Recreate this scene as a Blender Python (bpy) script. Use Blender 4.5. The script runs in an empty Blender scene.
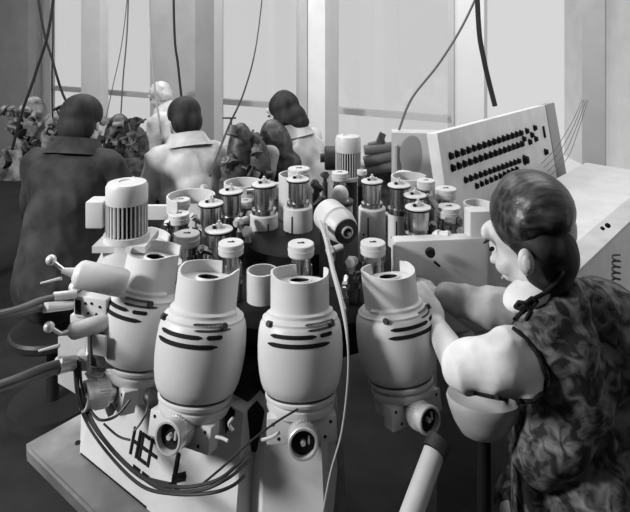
import bpy, bmesh, math, random
from mathutils import Vector, Matrix, Quaternion, noise as mnoise
random.seed(7)
S = bpy.context.scene
COL = S.collection
PI = math.pi
F, HZ, CH = 560.0, 30.0, 1.68
def at(px, py, Y):
    return Vector(((px-315)*Y/F, Y, CH-(py-HZ)*Y/F))
def atz(px, py, z):
    Y = F*(CH-z)/(py-HZ)
    return Vector(((px-315)*Y/F, Y, z))
def V(*a): return Vector(a)

# ---------------------------------------------------------------- materials
def mat(name, c, rough=0.5, metal=0.0, spec=0.5):
    m = bpy.data.materials.new(name); m.use_nodes = True
    b = m.node_tree.nodes['Principled BSDF']
    if not isinstance(c, tuple): c = (c, c, c)
    b.inputs['Base Color'].default_value = (*c, 1)
    b.inputs['Roughness'].default_value = rough
    b.inputs['Metallic'].default_value = metal
    b.inputs['Specular IOR Level'].default_value = spec
    return m
def noisy(m, c0, c1, scale=8, detail=4, lo=.35, hi=.65, stretch=None, bump=0, kind='noise', dist=0):
    nt = m.node_tree; b = nt.nodes['Principled BSDF']
    tc = nt.nodes.new('ShaderNodeTexCoord'); mp = nt.nodes.new('ShaderNodeMapping')
    if stretch: mp.inputs['Scale'].default_value = stretch
    nt.links.new(tc.outputs['Object'], mp.inputs[0])
    if kind == 'noise':
        n = nt.nodes.new('ShaderNodeTexNoise'); n.inputs['Scale'].default_value = scale
        n.inputs['Detail'].default_value = detail; n.inputs['Distortion'].default_value = dist
        out = n.outputs['Fac']
    elif kind == 'wave':
        n = nt.nodes.new('ShaderNodeTexWave'); n.inputs['Scale'].default_value = scale
        n.inputs['Distortion'].default_value = dist; n.inputs['Detail'].default_value = detail
        out = n.outputs['Fac']
    nt.links.new(mp.outputs[0], n.inputs[0])
    r = nt.nodes.new('ShaderNodeValToRGB')
    r.color_ramp.elements[0].position = lo; r.color_ramp.elements[1].position = hi
    r.color_ramp.elements[0].color = (c0, c0, c0, 1); r.color_ramp.elements[1].color = (c1, c1, c1, 1)
    nt.links.new(out, r.inputs[0]); nt.links.new(r.outputs[0], b.inputs['Base Color'])
    if bump:
        bp = nt.nodes.new('ShaderNodeBump'); bp.inputs['Strength'].default_value = bump
        bp.inputs['Distance'].default_value = .004
        nt.links.new(out, bp.inputs['Height']); nt.links.new(bp.outputs[0], b.inputs['Normal'])
    return m
M = {}
M['paint'] = noisy(mat('white_enamel', .62, .45), .55, .63, 9, 5)
M['paint2'] = noisy(mat('grey_enamel', .5, .45), .44, .54, 9, 5)
M['tray'] = noisy(mat('worn_plate', .3, .4), .12, .30, 5, 6, .38, .62)
M['steel'] = mat('steel', .42, .24, 1.0)
M['bright'] = mat('bright_metal', .75, .35, .5)
M['dark'] = mat('dark_metal', .03, .45, .2)
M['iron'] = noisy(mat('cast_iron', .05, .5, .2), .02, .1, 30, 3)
M['black'] = mat('black', .008, .7, 0, .2)
M['rubber'] = mat('black_rubber', .02, .45)
M['hose'] = mat('grey_hose', .13, .5)
M['cord'] = mat('pale_cord', .42, .7)
M['skin'] = noisy(mat('skin', .55, .5), .52, .6, 14, 3)
M['hair'] = noisy(mat('dark_hair', .02, .65, 0, .3), .006, .035, 22, 3, .35, .75, stretch=(1, 1, .25), bump=.5)
M['hair_sw'] = noisy(mat('swept_hair', .02, .4), .006, .085, 70, 2, .42, .78, stretch=(.10, 1, .8), bump=.5)
M['hair_light'] = noisy(mat('light_hair', .5, .5), .4, .6, 30, 3)
M['blouse'] = noisy(mat('white_blouse', .7, .8), .66, .74, 30, 4, bump=.2)
M['print'] = noisy(mat('printed_cotton', .1, .85), .010, .27, 30, 8, .42, .76, dist=1.0, bump=.15)
M['coat_dark'] = noisy(mat('grey_coat', .04, .9), .014, .05, 9, 4, bump=.4)
M['coat_light'] = noisy(mat('pale_coat', .5, .9), .4, .62, 9, 4, bump=.4)
M['coat_mid'] = noisy(mat('mid_coat', .3, .9), .2, .4, 9, 4, bump=.4)
M['trousers'] = mat('dark_trousers', .03, .9)
M['wall'] = noisy(mat('wall_paint', .72, .9), .70, .75, 3, 4)
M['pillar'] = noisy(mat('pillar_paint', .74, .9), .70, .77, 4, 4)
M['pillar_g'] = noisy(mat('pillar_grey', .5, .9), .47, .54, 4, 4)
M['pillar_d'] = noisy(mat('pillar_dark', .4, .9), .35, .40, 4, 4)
M['floor'] = noisy(mat('dark_floor', .02, .8), .006, .018, 6, 6)
M['frame'] = mat('window_frame', .5, .6)
M['console'] = noisy(mat('console_paint', .66, .5), .6, .68, 12, 4)
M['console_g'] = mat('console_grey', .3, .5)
M['mott'] = noisy(mat('mottled', .15, .8), .03, .3, 16, 6, .35, .7)
def glassmat():
    m = bpy.data.materials.new('window_glass'); m.use_nodes = True
    nt = m.node_tree; nt.nodes.clear()
    o = nt.nodes.new('ShaderNodeOutputMaterial'); mx = nt.nodes.new('ShaderNodeMixShader')
    t = nt.nodes.new('ShaderNodeBsdfTransparent'); g = nt.nodes.new('ShaderNodeBsdfGlossy')
    t.inputs[0].default_value = (.96, .96, .96, 1); g.inputs['Roughness'].default_value = .05
    mx.inputs[0].default_value = .05
    nt.links.new(t.outputs[0], mx.inputs[1]); nt.links.new(g.outputs[0], mx.inputs[2]); nt.links.new(mx.outputs[0], o.inputs[0])
    return m
M['glass'] = glassmat()

# ---------------------------------------------------------------- mesh builder
def frame_of(d):
    d = Vector(d).normalized()
    return d.to_track_quat('Z', 'Y').to_matrix().to_4x4()
class MB:
    def __init__(s): s.bm = bmesh.new()
    def _add(s, vs, fs, T=None):
        vv = [s.bm.verts.new(T @ Vector(v) if T is not None else Vector(v)) for v in vs]
        for f in fs:
            try: s.bm.faces.new([vv[i] for i in f])
            except ValueError: pass
        return s
    def box(s, c, d, R=None, bev=0):
        c = Vector(c); T = Matrix.Translation(c) @ (R.to_4x4() if R is not None else Matrix())
        b2 = bmesh.new(); bmesh.ops.create_cube(b2, size=1)
        for v in b2.verts: v.co = Vector((v.co.x*d[0], v.co.y*d[1], v.co.z*d[2]))
        if bev: bmesh.ops.bevel(b2, geom=list(b2.edges), offset=bev, segments=2, affect='EDGES', profile=.6)
        b2.verts.index_update()
        s._add([v.co.copy() for v in b2.verts], [[v.index for v in f.verts] for f in b2.faces], T); b2.free()
        return s
    def lathe(s, prof, T=None, seg=32, a0=0, a1=2*PI, close=False):
        full = abs(a1-a0) > 2*PI-1e-6; n = seg if full else seg+1
        vs = []; fs = []; k = len(prof)
        for i in range(n):
            a = a0+(a1-a0)*i/seg; c, q = math.cos(a), math.sin(a)
            for r, z in prof: vs.append((max(r, 1e-5)*c, max(r, 1e-5)*q, z))
        for i in range(seg):
            j = (i+1) % n
            for p in range(k-1 if not close else k):
                q = (p+1) % k
                fs.append((i*k+p, j*k+p, j*k+q, i*k+q))
        s._add(vs, fs, T)
        return s
    def cyl(s, p0, p1, r0, r1=None, seg=20, bev=0):
        p0 = Vector(p0); p1 = Vector(p1); r1 = r0 if r1 is None else r1
        L = (p1-p0).length; T = Matrix.Translation(p0) @ frame_of(p1-p0)
        if bev: pr = [(0, 0), (r0-bev, 0), (r0, bev), (r1, L-bev), (r1-bev, L), (0, L)]
        else: pr = [(0, 0), (r0, 0), (r1, L), (0, L)]
        return s.lathe(pr, T, seg)
    def tube(s, pts, r, seg=8, sm=True, res=6):
        P = [Vector(p) for p in pts]
        if sm and len(P) > 2:
            Q = []
            for i in range(len(P)-1):
                a, b, c, d = P[max(i-1, 0)], P[i], P[i+1], P[min(i+2, len(P)-1)]
                for k in range(res):
                    t = k/res
                    Q.append(.5*((2*b)+(c-a)*t+(2*a-5*b+4*c-d)*t*t+(-a+3*b-3*c+d)*t**3))
            Q.append(P[-1]); P = Q
        n = len(P); up = None; vs = []; fs = []
        for i in range(n):
            t = (P[min(i+1, n-1)]-P[max(i-1, 0)]).normalized()
            if up is None: up = t.orthogonal().normalized()
            up = (up-t*up.dot(t)).normalized(); w = t.cross(up)
            rr = r(i/(n-1)) if callable(r) else r
            for k in range(seg):
                a = 2*PI*k/seg; vs.append(P[i]+up*math.cos(a)*rr+w*math.sin(a)*rr)
        for i in range(n-1):
            for k in range(seg):
                l = (k+1) % seg
                fs.append((i*seg+k, i*seg+l, (i+1)*seg+l, (i+1)*seg+k))
        fs.append(tuple(range(seg))[::-1]); fs.append(tuple((n-1)*seg+k for k in range(seg)))
        return s._add(vs, fs)
    def ell(s, c, r, R=None, seg=20, rings=12):
        T = Matrix.Translation(Vector(c)) @ (R.to_4x4() if R is not None else Matrix())
        pr = [(math.sin(PI*i/rings), -math.cos(PI*i/rings)) for i in range(rings+1)]
        vs = []; fs = []; k = rings+1
        for i in range(1, rings):
            for j in range(seg):
                a = 2*PI*j/seg
                vs.append((pr[i][0]*math.cos(a)*r[0], pr[i][0]*math.sin(a)*r[1], pr[i][1]*r[2]))
        b = len(vs); vs += [(0, 0, -r[2]), (0, 0, r[2])]
        for i in range(rings-2):
            for j in range(seg):
                l = (j+1) % seg; fs.append((i*seg+j, i*seg+l, (i+1)*seg+l, (i+1)*seg+j))
        for j in range(seg):
            l = (j+1) % seg
            fs.append((b, l, j)); fs.append((b+1, (rings-2)*seg+j, (rings-2)*seg+l))
        return s._add(vs, fs, T)
    def cap(s, p0, p1, r0, r1=None, seg=16):
        r1 = r0 if r1 is None else r1; p0 = Vector(p0); p1 = Vector(p1); L = (p1-p0).length
        T = Matrix.Translation(p0) @ frame_of(p1-p0)
        pr = [(r0*math.cos(a), r0*math.sin(a)) for a in [-PI/2+PI/2*i/5 for i in range(6)]]
        pr += [(r1*math.cos(a), L+r1*math.sin(a)) for a in [PI/2*i/5 for i in range(6)]]
        return s.lathe(pr, T, seg)
    def prism(s, poly, z0, z1, poly1=None, T=None):
        n = len(poly); p1 = poly1 or poly
        vs = [(x, y, z0) for x, y in poly]+[(x, y, z1) for x, y in p1]
        fs = [tuple(range(n))[::-1], tuple(range(n, 2*n))]+[(i, (i+1) % n, n+(i+1) % n, n+i) for i in range(n)]
        return s._add(vs, fs, T)
    def shell(s, r, t, z0, rim, T=None, seg=48):
        vs = []; fs = []
        for i in range(seg):
            a = 2*PI*i/seg; c, q = math.cos(a), math.sin(a); h = rim(a)
            vs += [(r*c, r*q, z0), (r*c, r*q, h), ((r-t)*c, (r-t)*q, h), ((r-t)*c, (r-t)*q, z0)]
        for i in range(seg):
            j = (i+1) % seg
            for p in range(4):
                q = (p+1) % 4; fs.append((i*4+p, j*4+p, j*4+q, i*4+q))
        return s._add(vs, fs, T)
    def mesh(s, name, m, ang=35):
        bmesh.ops.remove_doubles(s.bm, verts=s.bm.verts, dist=1e-6)
        bmesh.ops.recalc_face_normals(s.bm, faces=s.bm.faces)
        me = bpy.data.meshes.new(name); s.bm.to_mesh(me); s.bm.free()
        me.materials.append(m)
        me.polygons.foreach_set('use_smooth', [True]*len(me.polygons))
        me.set_sharp_from_angle(angle=math.radians(ang))
        return me
WM = {}
def place(name, me, parent=None, T=None):
    """link mesh/None at world matrix T under parent"""
    o = bpy.data.objects.new(name, me); COL.objects.link(o)
    T = T if T is not None else (WM[parent.name].copy() if parent and me is not None else Matrix())
    WM[o.name] = T.copy()
    if parent is not None:
        o.parent = parent; o.matrix_basis = WM[parent.name].inverted() @ T
    else: o.matrix_basis = T
    return o
def build(mb, name, m, parent=None, ang=35):
    """mb holds world coordinates"""
    T = WM[parent.name] if parent is not None else Matrix()
    if parent is None:
        mb.bm.verts.ensure_lookup_table()
        c = sum((v.co for v in mb.bm.verts), Vector())/len(mb.bm.verts); c.z = min(v.co.z for v in mb.bm.verts)
        T = Matrix.Translation(c)
    bmesh.ops.transform(mb.bm, matrix=T.inverted(), verts=mb.bm.verts)
    return place(name, mb.mesh(name, m, ang), parent, T)
def tag(o, label, cat, group=None):
    o['label'] = label; o['category'] = cat
    if group: o['group'] = group
    return o
def thing(name, loc, label, cat, group=None):
    return tag(place(name, None, None, Matrix.Translation(Vector(loc))), label, cat, group)
def struct(o): o['kind'] = 'structure'; return o
def remesh(mb, name, m, parent, vox=.012, sm=3, fold=0, fq=11):
    T = WM[parent.name]
    bmesh.ops.transform(mb.bm, matrix=T.inverted(), verts=mb.bm.verts)
    o = place(name, mb.mesh(name, m), parent, T)
    r = o.modifiers.new('r', 'REMESH'); r.mode = 'VOXEL'; r.voxel_size = vox; r.use_smooth_shade = True
    s = o.modifiers.new('s', 'SMOOTH'); s.iterations = sm; s.factor = .5
    dg = bpy.context.evaluated_depsgraph_get()
    me = bpy.data.meshes.new_from_object(o.evaluated_get(dg)); o.modifiers.clear()
    if fold:
        ns = [v.normal.copy() for v in me.vertices]
        for v, n in zip(me.vertices, ns):
            p = v.co
            q = Vector((p.x*fq, p.y*fq, p.z*fq*.55+p.x*5))
            d = 1-2*abs(mnoise.noise(q))-.45+.3*mnoise.noise(q*2.3)
            v.co = p+n*(d*fold)
    me.materials.clear(); me.materials.append(m); me.name = name
    me.polygons.foreach_set('use_smooth', [True]*len(me.polygons))
    o.data = me
    return o

# ---------------------------------------------------------------- camera
cam = bpy.data.cameras.new('camera'); co = bpy.data.objects.new('camera', cam); COL.objects.link(co)
co.location = (0, 0, CH); co.rotation_euler = (PI/2, 0, 0)
cam.sensor_fit = 'HORIZONTAL'; cam.sensor_width = 36; cam.lens = 36*F/630
cam.shift_y = (HZ-256)/630.0
cam.clip_start = .05; cam.clip_end = 100
S.camera = co

# ---------------------------------------------------------------- the room
WA = V(-3.19, 7.0, 0); WD = V(.872, -.489, 0).normalized(); WN = V(WD.y, -WD.x, 0)   # WN into the room
if WN.y > 0: WN = -WN
def wp(px, off=0.0):
    """point on the window wall line (moved off into the room) seen at px"""
    k = (px-315)/F; A = WA+WN*off
    t = (k*A.y-A.x)/(WD.x-k*WD.y)
    return t
def wpt(t, off=0, z=0): return WA+WD*t+WN*off+V(0, 0, z)
RW = Matrix(((WD.x, -WN.x, 0), (WD.y, -WN.y, 0), (0, 0, 1)))   # local x along wall, y outwards
def wbox(mb, t0, t1, o0, o1, z0, z1):
    c = wpt((t0+t1)/2, (o0+o1)/2, (z0+z1)/2); mb.box(c, (abs(t1-t0), abs(o1-o0), z1-z0), RW); return mb
ZC = 3.5
tl = wp(-60); tr = wp(452); te = wp(900)
_a, _b = wpt(tl-3, -.12), wpt(5.2, -.12)
struct(build(MB().prism([(-6, -4), (6, -4), (_b.x, _b.y), (_a.x, _a.y)], -.1, 0), 'floor', M['floor']))
struct(build(MB().box((0, 3, ZC+.05), (12, 14, .1)), 'ceiling', M['wall']))
struct(build(MB().box((-4.6, 3, ZC/2), (.12, 13, ZC)), 'wall_left', M['wall']))
struct(build(MB().box((3.4, 2, ZC/2), (.12, 11, ZC)), 'wall_right', M['pillar']))
struct(build(MB().box((0, -2.4, ZC/2), (9, .12, ZC)), 'wall_rear', M['floor']))
tl = wp(-60); tr = wp(452); te = wp(900)
struct(build(wbox(MB(), tr, min(te, 5.2), 0, -.12, 0, ZC), 'wall_back', M['wall']))
struct(build(wbox(MB(), tl-1, tr, 0, -.12, 0, .45), 'wall_back_sill', M['wall']))
struct(build(wbox(MB(), tl, tr, 0, -.12, 3.1, ZC), 'wall_back_lintel', M['wall']))
# windows between the posts
spans = [(-60, 45), (50, 92), (98, 214), (218, 300), (306, 327), (333, 452)]
for i, (a, b) in enumerate(spans):
    t0, t1 = wp(a), wp(b)
    w = struct(place('window_%d' % (i+1), None, None, Matrix.Translation(wpt((t0+t1)/2, 0, .45))))
    f = MB()
    wbox(f, t0-.02, t0+.03, .02, -.05, .45, 3.1); wbox(f, t1-.03, t1+.02, .02, -.05, .45, 3.1)
    wbox(f, t0, t1, .02, -.05, .92, .975)
    wbox(f, t0, t1, .02, -.05, .45, .49); wbox(f, t0, t1, .02, -.05, 3.05, 3.1)
    build(f, 'window_frame', M['frame'], w)
    build(wbox(MB(), t0, t1, -.015, -.021, .47, 3.08), 'window_pane', M['glass'], w)
# pillars: (px left, px edge, px right, offset into room, material)
def pillar(n, pl, pe, pr, off, m, z0=0):
    # front face between pl and pe at offset 'off'; side face visible from pe to pr
    t0, t1 = wp(pl, off), wp(pe, off)
    if pr > pe:
        # depth such that the back corner appears at pr
        lo, hi = 0.0, off
        d = 0
        while d < off and (lambda p: 315+F*p.x/p.y)(wpt(t1, off-d)) < pr: d += .01
        depth = max(d, .03)
    else: depth = .25
    struct(build(wbox(MB(), t0, t1, off, off-depth, z0, ZC), 'trim_%d' % n, m))
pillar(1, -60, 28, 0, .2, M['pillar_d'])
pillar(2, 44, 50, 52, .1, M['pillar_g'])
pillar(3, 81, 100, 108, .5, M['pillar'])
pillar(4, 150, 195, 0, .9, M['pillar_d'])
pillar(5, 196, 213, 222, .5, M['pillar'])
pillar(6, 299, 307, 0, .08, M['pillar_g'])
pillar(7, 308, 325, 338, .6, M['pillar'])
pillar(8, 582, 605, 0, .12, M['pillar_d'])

# ---------------------------------------------------------------- the machine
MC = V(-.07, 1.8, .5)
mach = thing('spindle_machine', (MC.x, MC.y, 0), 'large light-enamelled rotary machine with a ring of barrel-shaped housings and steel spindles, filling the foreground', 'machine')
# stand, plate, pedestal
plate = [(-.835, 1.60), (-.80, 1.565), (.10, .86), (.42, 1.0), (.46, 1.35), (.40, 2.2), (.1, 2.5), (-.45, 2.45), (-.82, 1.68)]
plate = [(-.825, 1.60), (-.81, 1.575), (.03, .915), (.06, .93), (.07, 1.15), (.08, 1.6), (.05, 2.3), (-.40, 2.3), (-.66, 1.80)]
def inset(poly, c, k): return [(c[0]+(x-c[0])*k, c[1]+(y-c[1])*k) for x, y in poly]
pb = MB().prism(plate, .47, .497).prism(inset(plate, (MC.x, MC.y), .985), .497, .5)
build(pb, 'base_plate', M['tray'], mach)
build(MB().prism(inset(plate, (MC.x, MC.y), .8), 0, .47), 'stand', M['black'], mach)
body = [(-.655, 1.56), (-.18, 1.205), (-.15, 1.26), (-.12, 1.215), (.025, 1.195), (.06, 1.5), (.05, 2.15), (-.45, 2.15), (-.75, 1.8)]
ped = build(MB().prism(body, .5, .80, inset(body, (MC.x, MC.y), .86)), 'pedestal', M['paint'], mach, 20)
build(MB().prism(inset(body, (MC.x, MC.y), .8), .80, .86, inset(body, (MC.x, MC.y), .75)), 'pedestal_top', M['dark'], mach)
s = MB()
a, b = atz(92, 463, .5), atz(133, 497, .5)
s.box((a+b)/2+V(0, 0, .002), ((b-a).length*1.6, .003, .004), Matrix.Rotation(math.atan2((b-a).y, (b-a).x), 3, 'Z'))
build(s, 'seam', M['black'], mach)
for (x, y) in ((78, 443), (132, 490)):
    p = atz(x, y, .5)
    build(MB().cyl(p, p+V(0, 0, .003), .008), 'bolt', M['black'], mach)
# turret
tz = .9
t = MB().lathe([(0, tz-.02), (.40, tz-.02), (.42, tz), (.42, tz+.04), (.40, tz+.05), (0, tz+.05)], Matrix.Translation((MC.x, MC.y, 0)), 64)
t.lathe([(0, .82), (.36, .82), (.38, tz-.02), (0, tz-.02)], Matrix.Translation((MC.x, MC.y, 0)), 48)
build(t, 'turntable', M['black'], mach)
build(MB().lathe([(.15, tz+.05), (.15, tz+.11), (.13, tz+.12), (0, tz+.12)], Matrix.Translation((MC.x, MC.y, 0)), 48), 'turntable_hub', M['black'], mach)

# lettering on the left front face
fa = V(*body[0], .5); fb = V(*body[1], .5)
fa1 = V(*inset(body, (MC.x, MC.y), .86)[0], .80)
fu = (fb-fa).normalized(); fv0 = (fa1-fa); fn = fu.cross(fv0).normalized()
if fn.y > 0: fn = -fn
fv = fn.cross(fu); fv = fv if fv.z > 0 else -fv
RF = Matrix((fu, fv, fn)).transposed()
def onface(px, py):
    d = V((px-315)/F, 1, -(py-HZ)/F); o = V(0, 0, CH)
    t = (fa-o).dot(fn)/d.dot(fn); return o+d*t
o0 = onface(131, 452); uu = (onface(160, 474)-o0)
lw = .105/3
def strokes(mb, org, segs, w, h, th):
    for (x0, y0, x1, y1) in segs:
        p = org+fu*(x0*w)+fv*(y0*h); q = org+fu*(x1*w)+fv*(y1*h)
        d = (q-p); L = d.length+th; d.normalize(); e = fn.cross(d)
        mb.box((p+q)/2+fn*.0015, (L, th, .004), Matrix((d, e, fn)).transposed())
LET = {'H': [(0, 0, 0, 1), (.62, 0, .62, 1), (0, .5, .62, .5)], 'E': [(0, 0, 0, 1), (0, 1, .62, 1), (0, .5, .62, .5), (0, 0, .62, 0)],
       'F': [(0, 0, 0, 1), (0, 1, .62, 1), (0, .5, .62, .5)], 'K': [(0, 0, 0, 1), (0, .4, .5, .95), (.1, .4, .5, 0)]}
for i, ch in enumerate('HEF'):
    m_ = MB(); strokes(m_, o0+fu*(i*.036), LET[ch], .038, .056, .007)
    build(m_, 'letter', M['black'], ped)
m_ = MB(); strokes(m_, onface(174, 482), [(0, 0, 0, 1.3), (0, .1, .75, .5), (0, .25, .75, .65), (0, 0, .5, -.25)], .040, .045, .011)
build(m_, 'emblem', M['black'], ped)
m_ = MB()
for k in range(16):
    if k in (5, 11): continue
    m_.box(onface(134, 466)+fu*(k*.0062)+fn*.001, (.004, .0075, .002), RF)
build(m_, 'small_print', M['black'], ped)

# ---- barrel housings
BP = [(.050, -.012), (.072, -.01), (.076, 0), (.076, .007), (.071, .009), (.071, .014), (.079, .016), (.080, .022), (.075, .026),
      (.077, .029), (.085, .037), (.090, .050), (.094, .070), (.0965, .095), (.097, .12), (.096, .14), (.0945, .155), (.0915, .168), (.0865, .175), (.0865, .180), (.081, .183), (.078, .187), (.070, .188), (0, .188)]
def rad(z):
    for (r0, z0), (r1, z1) in zip(BP, BP[1:]):
        if z0 <= z <= z1 and z1 > z0: return r0+(r1-r0)*(z-z0)/(z1-z0)
    return .09
me_barrel = MB().lathe(BP, None, 64).mesh('spindle_housing', M['paint'], 30)
def rimf(a):
    # a: angle, -pi/2 faces outwards (front)
    d = math.atan2(math.sin(a+PI/2), math.cos(a+PI/2))      # 0 front, +-pi back
    ad = abs(d)
    h = .262+.016*min(1, (ad/1.6))**2
    if ad > 2.0: h = .278 if d < 0 else .205
    return h
cm = MB().shell(.068, .005, .185, rimf, None, 64)
cm.lathe([(.0635, .245), (.0635, .252), (.029, .252), (.027, .257), (.0235, .257), (.0235, .235), (.0635, .235)], None, 40)
cm.lathe([(.068, .186), (.076, .186), (.076, .194), (.068, .198)], None, 40, -PI*.95, .1)
me_collar = cm.mesh('collar', M['paint'], 40)
me_bore = MB().lathe([(0, .2365), (.0235, .2365), (.0235, .255), (.0225, .255), (.0225, .238), (0, .238)], None, 24).mesh('bore', M['black'])
def arc(z, h, a0, a1, lift=.0006, n=24):
    mb = MB(); vs = []; fs = []
    for i in range(n+1):
        t = i/n; a = math.radians(a0+(a1-a0)*t)-PI/2; hh = h*min(1, min(t, 1-t)*8+.25)/2
        for zz, e in ((z-hh, lift), (z+hh, lift), (z+hh, -.004), (z-hh, -.004)):
            r = rad(zz)+e; vs.append((r*math.cos(a), r*math.sin(a), zz))
    for i in range(n):
        for p in range(4):
            q = (p+1) % 4; fs.append((i*4+p, (i+1)*4+p, (i+1)*4+q, i*4+q))
    fs += [(0, 1, 2, 3), tuple(n*4+k for k in (3, 2, 1, 0))]
    return mb._add(vs, fs)
SL = [arc(.160, .0080, -46, 20), arc(.143, .0088, -50, 40), arc(.160, .0080, 25, 46)]
me_slots = [x.mesh('vent_slot', M['black']) for x in SL]
me_ring = [arc(.0115, .006, -100, 100, -.003).mesh('neck_groove', M['dark']), arc(.0275, .005, -100, 100, .0006).mesh('neck_groove', M['dark'])]
me_groove = [arc(.1715, .004, 8, 60).mesh('groove', M['dark']), arc(.1815, .004, 5, 50).mesh('groove', M['dark'])]
bb = MB()
for d in (-52, 48):
    a = math.radians(d)-PI/2; c = V(.083*math.cos(a), .083*math.sin(a), .171)
    e = V(math.cos(a), math.sin(a), .3).normalized()
me_bolt = []
for d in (-52, 48):
    a = math.radians(d)-PI/2; c = V(.083*math.cos(a), .083*math.sin(a), .176); e = V(math.cos(a), math.sin(a), .5).normalized()
    me_bolt.append(MB().cyl(c, c+e*.012, .0075, .0065, 12).mesh('socket_bolt', M['dark']))
bk = MB().box((0, -.034, -.034), (.150, .034, .050), None, .003)
bk.box((0, .01, -.038), (.10, .09, .040), None, .003)
me_bracket = bk.mesh('bracket', M['paint'])
me_hole = MB().cyl((0, -.0515, 0), (0, -.048, 0), .0036, None, 10).mesh('screw_hole', M['black'])
# knurled knob: hollow cup on axis -Y, centre z=-.034
TK = Matrix.Translation((0, -.045, -.034)) @ Matrix.Rotation(PI/2, 4, 'X')
kb = MB().lathe([(0, 0), (.022, 0), (.022, .010), (.0285, .012), (.0295, .016), (.0295, .040), (.0285, .052), (.031, .054), (.031, .064), (.0295, .066), (.0255, .066), (.0245, .050), (0, .050)], TK, 40)
for i in range(30):
    a = 2*PI*i/30; kb.box(TK @ V(.0295*math.cos(a), .0295*math.sin(a), .028), (.0024, .022, .0024))
me_knob = kb.mesh('adjusting_knob', M['bright'])
me_dial = MB().cyl(TK @ V(0, 0, .0495), TK @ V(0, 0, .053), .0243, None, 24).mesh('dial', M['black'])
me_pin = MB().cyl(TK @ V(0, 0, .05), TK @ V(0, 0, .063), .006, .005, 12).box(TK @ V(.012, .004, .056), (.004, .004, .016)).mesh('centre_pin', M['bright'])
def housing(th, R, z, sc=1.0, knob=True, tilt=-12, kdz=0, kdx=0, kdy=0, tw=0):
    a = math.radians(th)
    T = Matrix.Translation((MC.x+R*math.sin(a), MC.y-R*math.cos(a), z)) @ Matrix.Rotation(a, 4, 'Z') @ Matrix.Rotation(math.radians(tilt), 4, 'X') @ Matrix.Scale(sc, 4)
    h = place('spindle_housing', me_barrel, mach, T)
    place('collar', me_collar, h, T); place('bore', me_bore, h, T)
    for m_ in me_ring: place('neck_groove', m_, h, T)
    TW = T @ Matrix.Rotation(math.radians(tw), 4, 'Z')
    for m_ in me_slots: place('vent_slot', m_, h, TW)
    for m_ in me_groove: place('groove', m_, h, TW)
    for m_ in me_bolt: place('socket_bolt', m_, h, TW)
    place('bracket', me_bracket, h, T); 
    for x in (-.062, .062):
        for z in (-.020, -.048): place('screw_hole', me_hole, h, T @ Matrix.Translation((x*(1 if z > -.03 else .8), 0, z)))
    if knob:
        T2 = T @ Matrix.Translation((kdx, kdy, kdz))
        place('adjusting_knob', me_knob, h, T2); place('dial', me_dial, h, T2); place('centre_pin', me_pin, h, T2)
    return h
housing(-51, .52, .790, 1.11, kdx=.022, kdy=-.01, kdz=.004, tw=20)
housing(-22.5, .545, .815, 1.08, kdx=.010, kdy=.006, kdz=.012, tw=12)
housing(4, .545, .845, 1.0)
housing(30.5, .545, .832, .97, kdx=-.012, tw=4)
# neighbours further round the ring
housing(75, .50, .80, .95, False); housing(-78, .50, .80, .95, False)

# ---- ring guards behind
def guard(px, py, Y, r, h, a0=0, a1=360, m='paint'):
    c = at(px, py, Y)
    mb = MB(); n = 40
    A0, A1 = math.radians(a0), math.radians(a1)
    pr = [(r, -h), (r, 0), (r-.006, 0), (r-.006, -h)]
    mb.lathe(pr, Matrix.Translation(c), n, A0, A1, close=True)
    if a1-a0 < 360: pass
    build(mb, 'guard_ring', M[m], mach)
guard(191, 195, 2.0, .085, .055, 0, 250)
guard(243, 182, 2.2, .075, .05)
guard(296, 174, 2.1, .065, .16, 90, 250)
guard(262, 270, 1.52, .042, .13)
guard(409, 176, 2.2, .070, .06, 0, 300)
guard(478, 203, 1.95, .050, .10)
guard(120, 206, 1.9, .05, .05)
build(MB().box(at(160, 212, 2.05), (.12, .02, .05)), 'cover_strip', M['paint'], mach)
build(MB().box(at(272, 189, 2.25), (.12, .02, .05)), 'cover_strip', M['paint'], mach)

# ---- steel spindle heads
def head_meshes():
    b = MB().lathe([(0, -1.6), (.84, -1.6), (.84, -.12), (0, -.12)], None, 28)
    f = MB().lathe([(0, -.06), (.98, -.06), (1.0, -.02), (.97, .04), (.6, .10), (0, .10)], None, 32)
    e = MB().lathe([(.8, -.20), (1.0, -.17), (1.02, -.06), (0, -.06)], None, 32)
    n = MB().cyl((0, 0, .08), (0, 0, .42), .26, .22, 6).box((.0, 0, .2), (.95, .22, .22)).cyl((0, 0, .4), (0, 0, .62), .1, .1, 10)
    s = MB().cyl((.22, .05, .1), (.22, .05, .3), .13, None, 8).cyl((-.3, -.2, .09), (-.3, -.2, .26), .12, None, 8)
    c = MB().lathe([(0, -2.4), (.98, -2.4), (.98, -1.95), (.74, -1.9), (.74, -1.6), (0, -1.6)], None, 28)
    return (b.mesh('spindle_head', M['steel']), f.mesh('flange', M['paint']), e.mesh('flange_edge', M['black']),
            n.mesh('nut', M['bright']), s.mesh('screw_heads', M['black']), c.mesh('base_ring', M['steel']))
HM = head_meshes()
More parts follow.
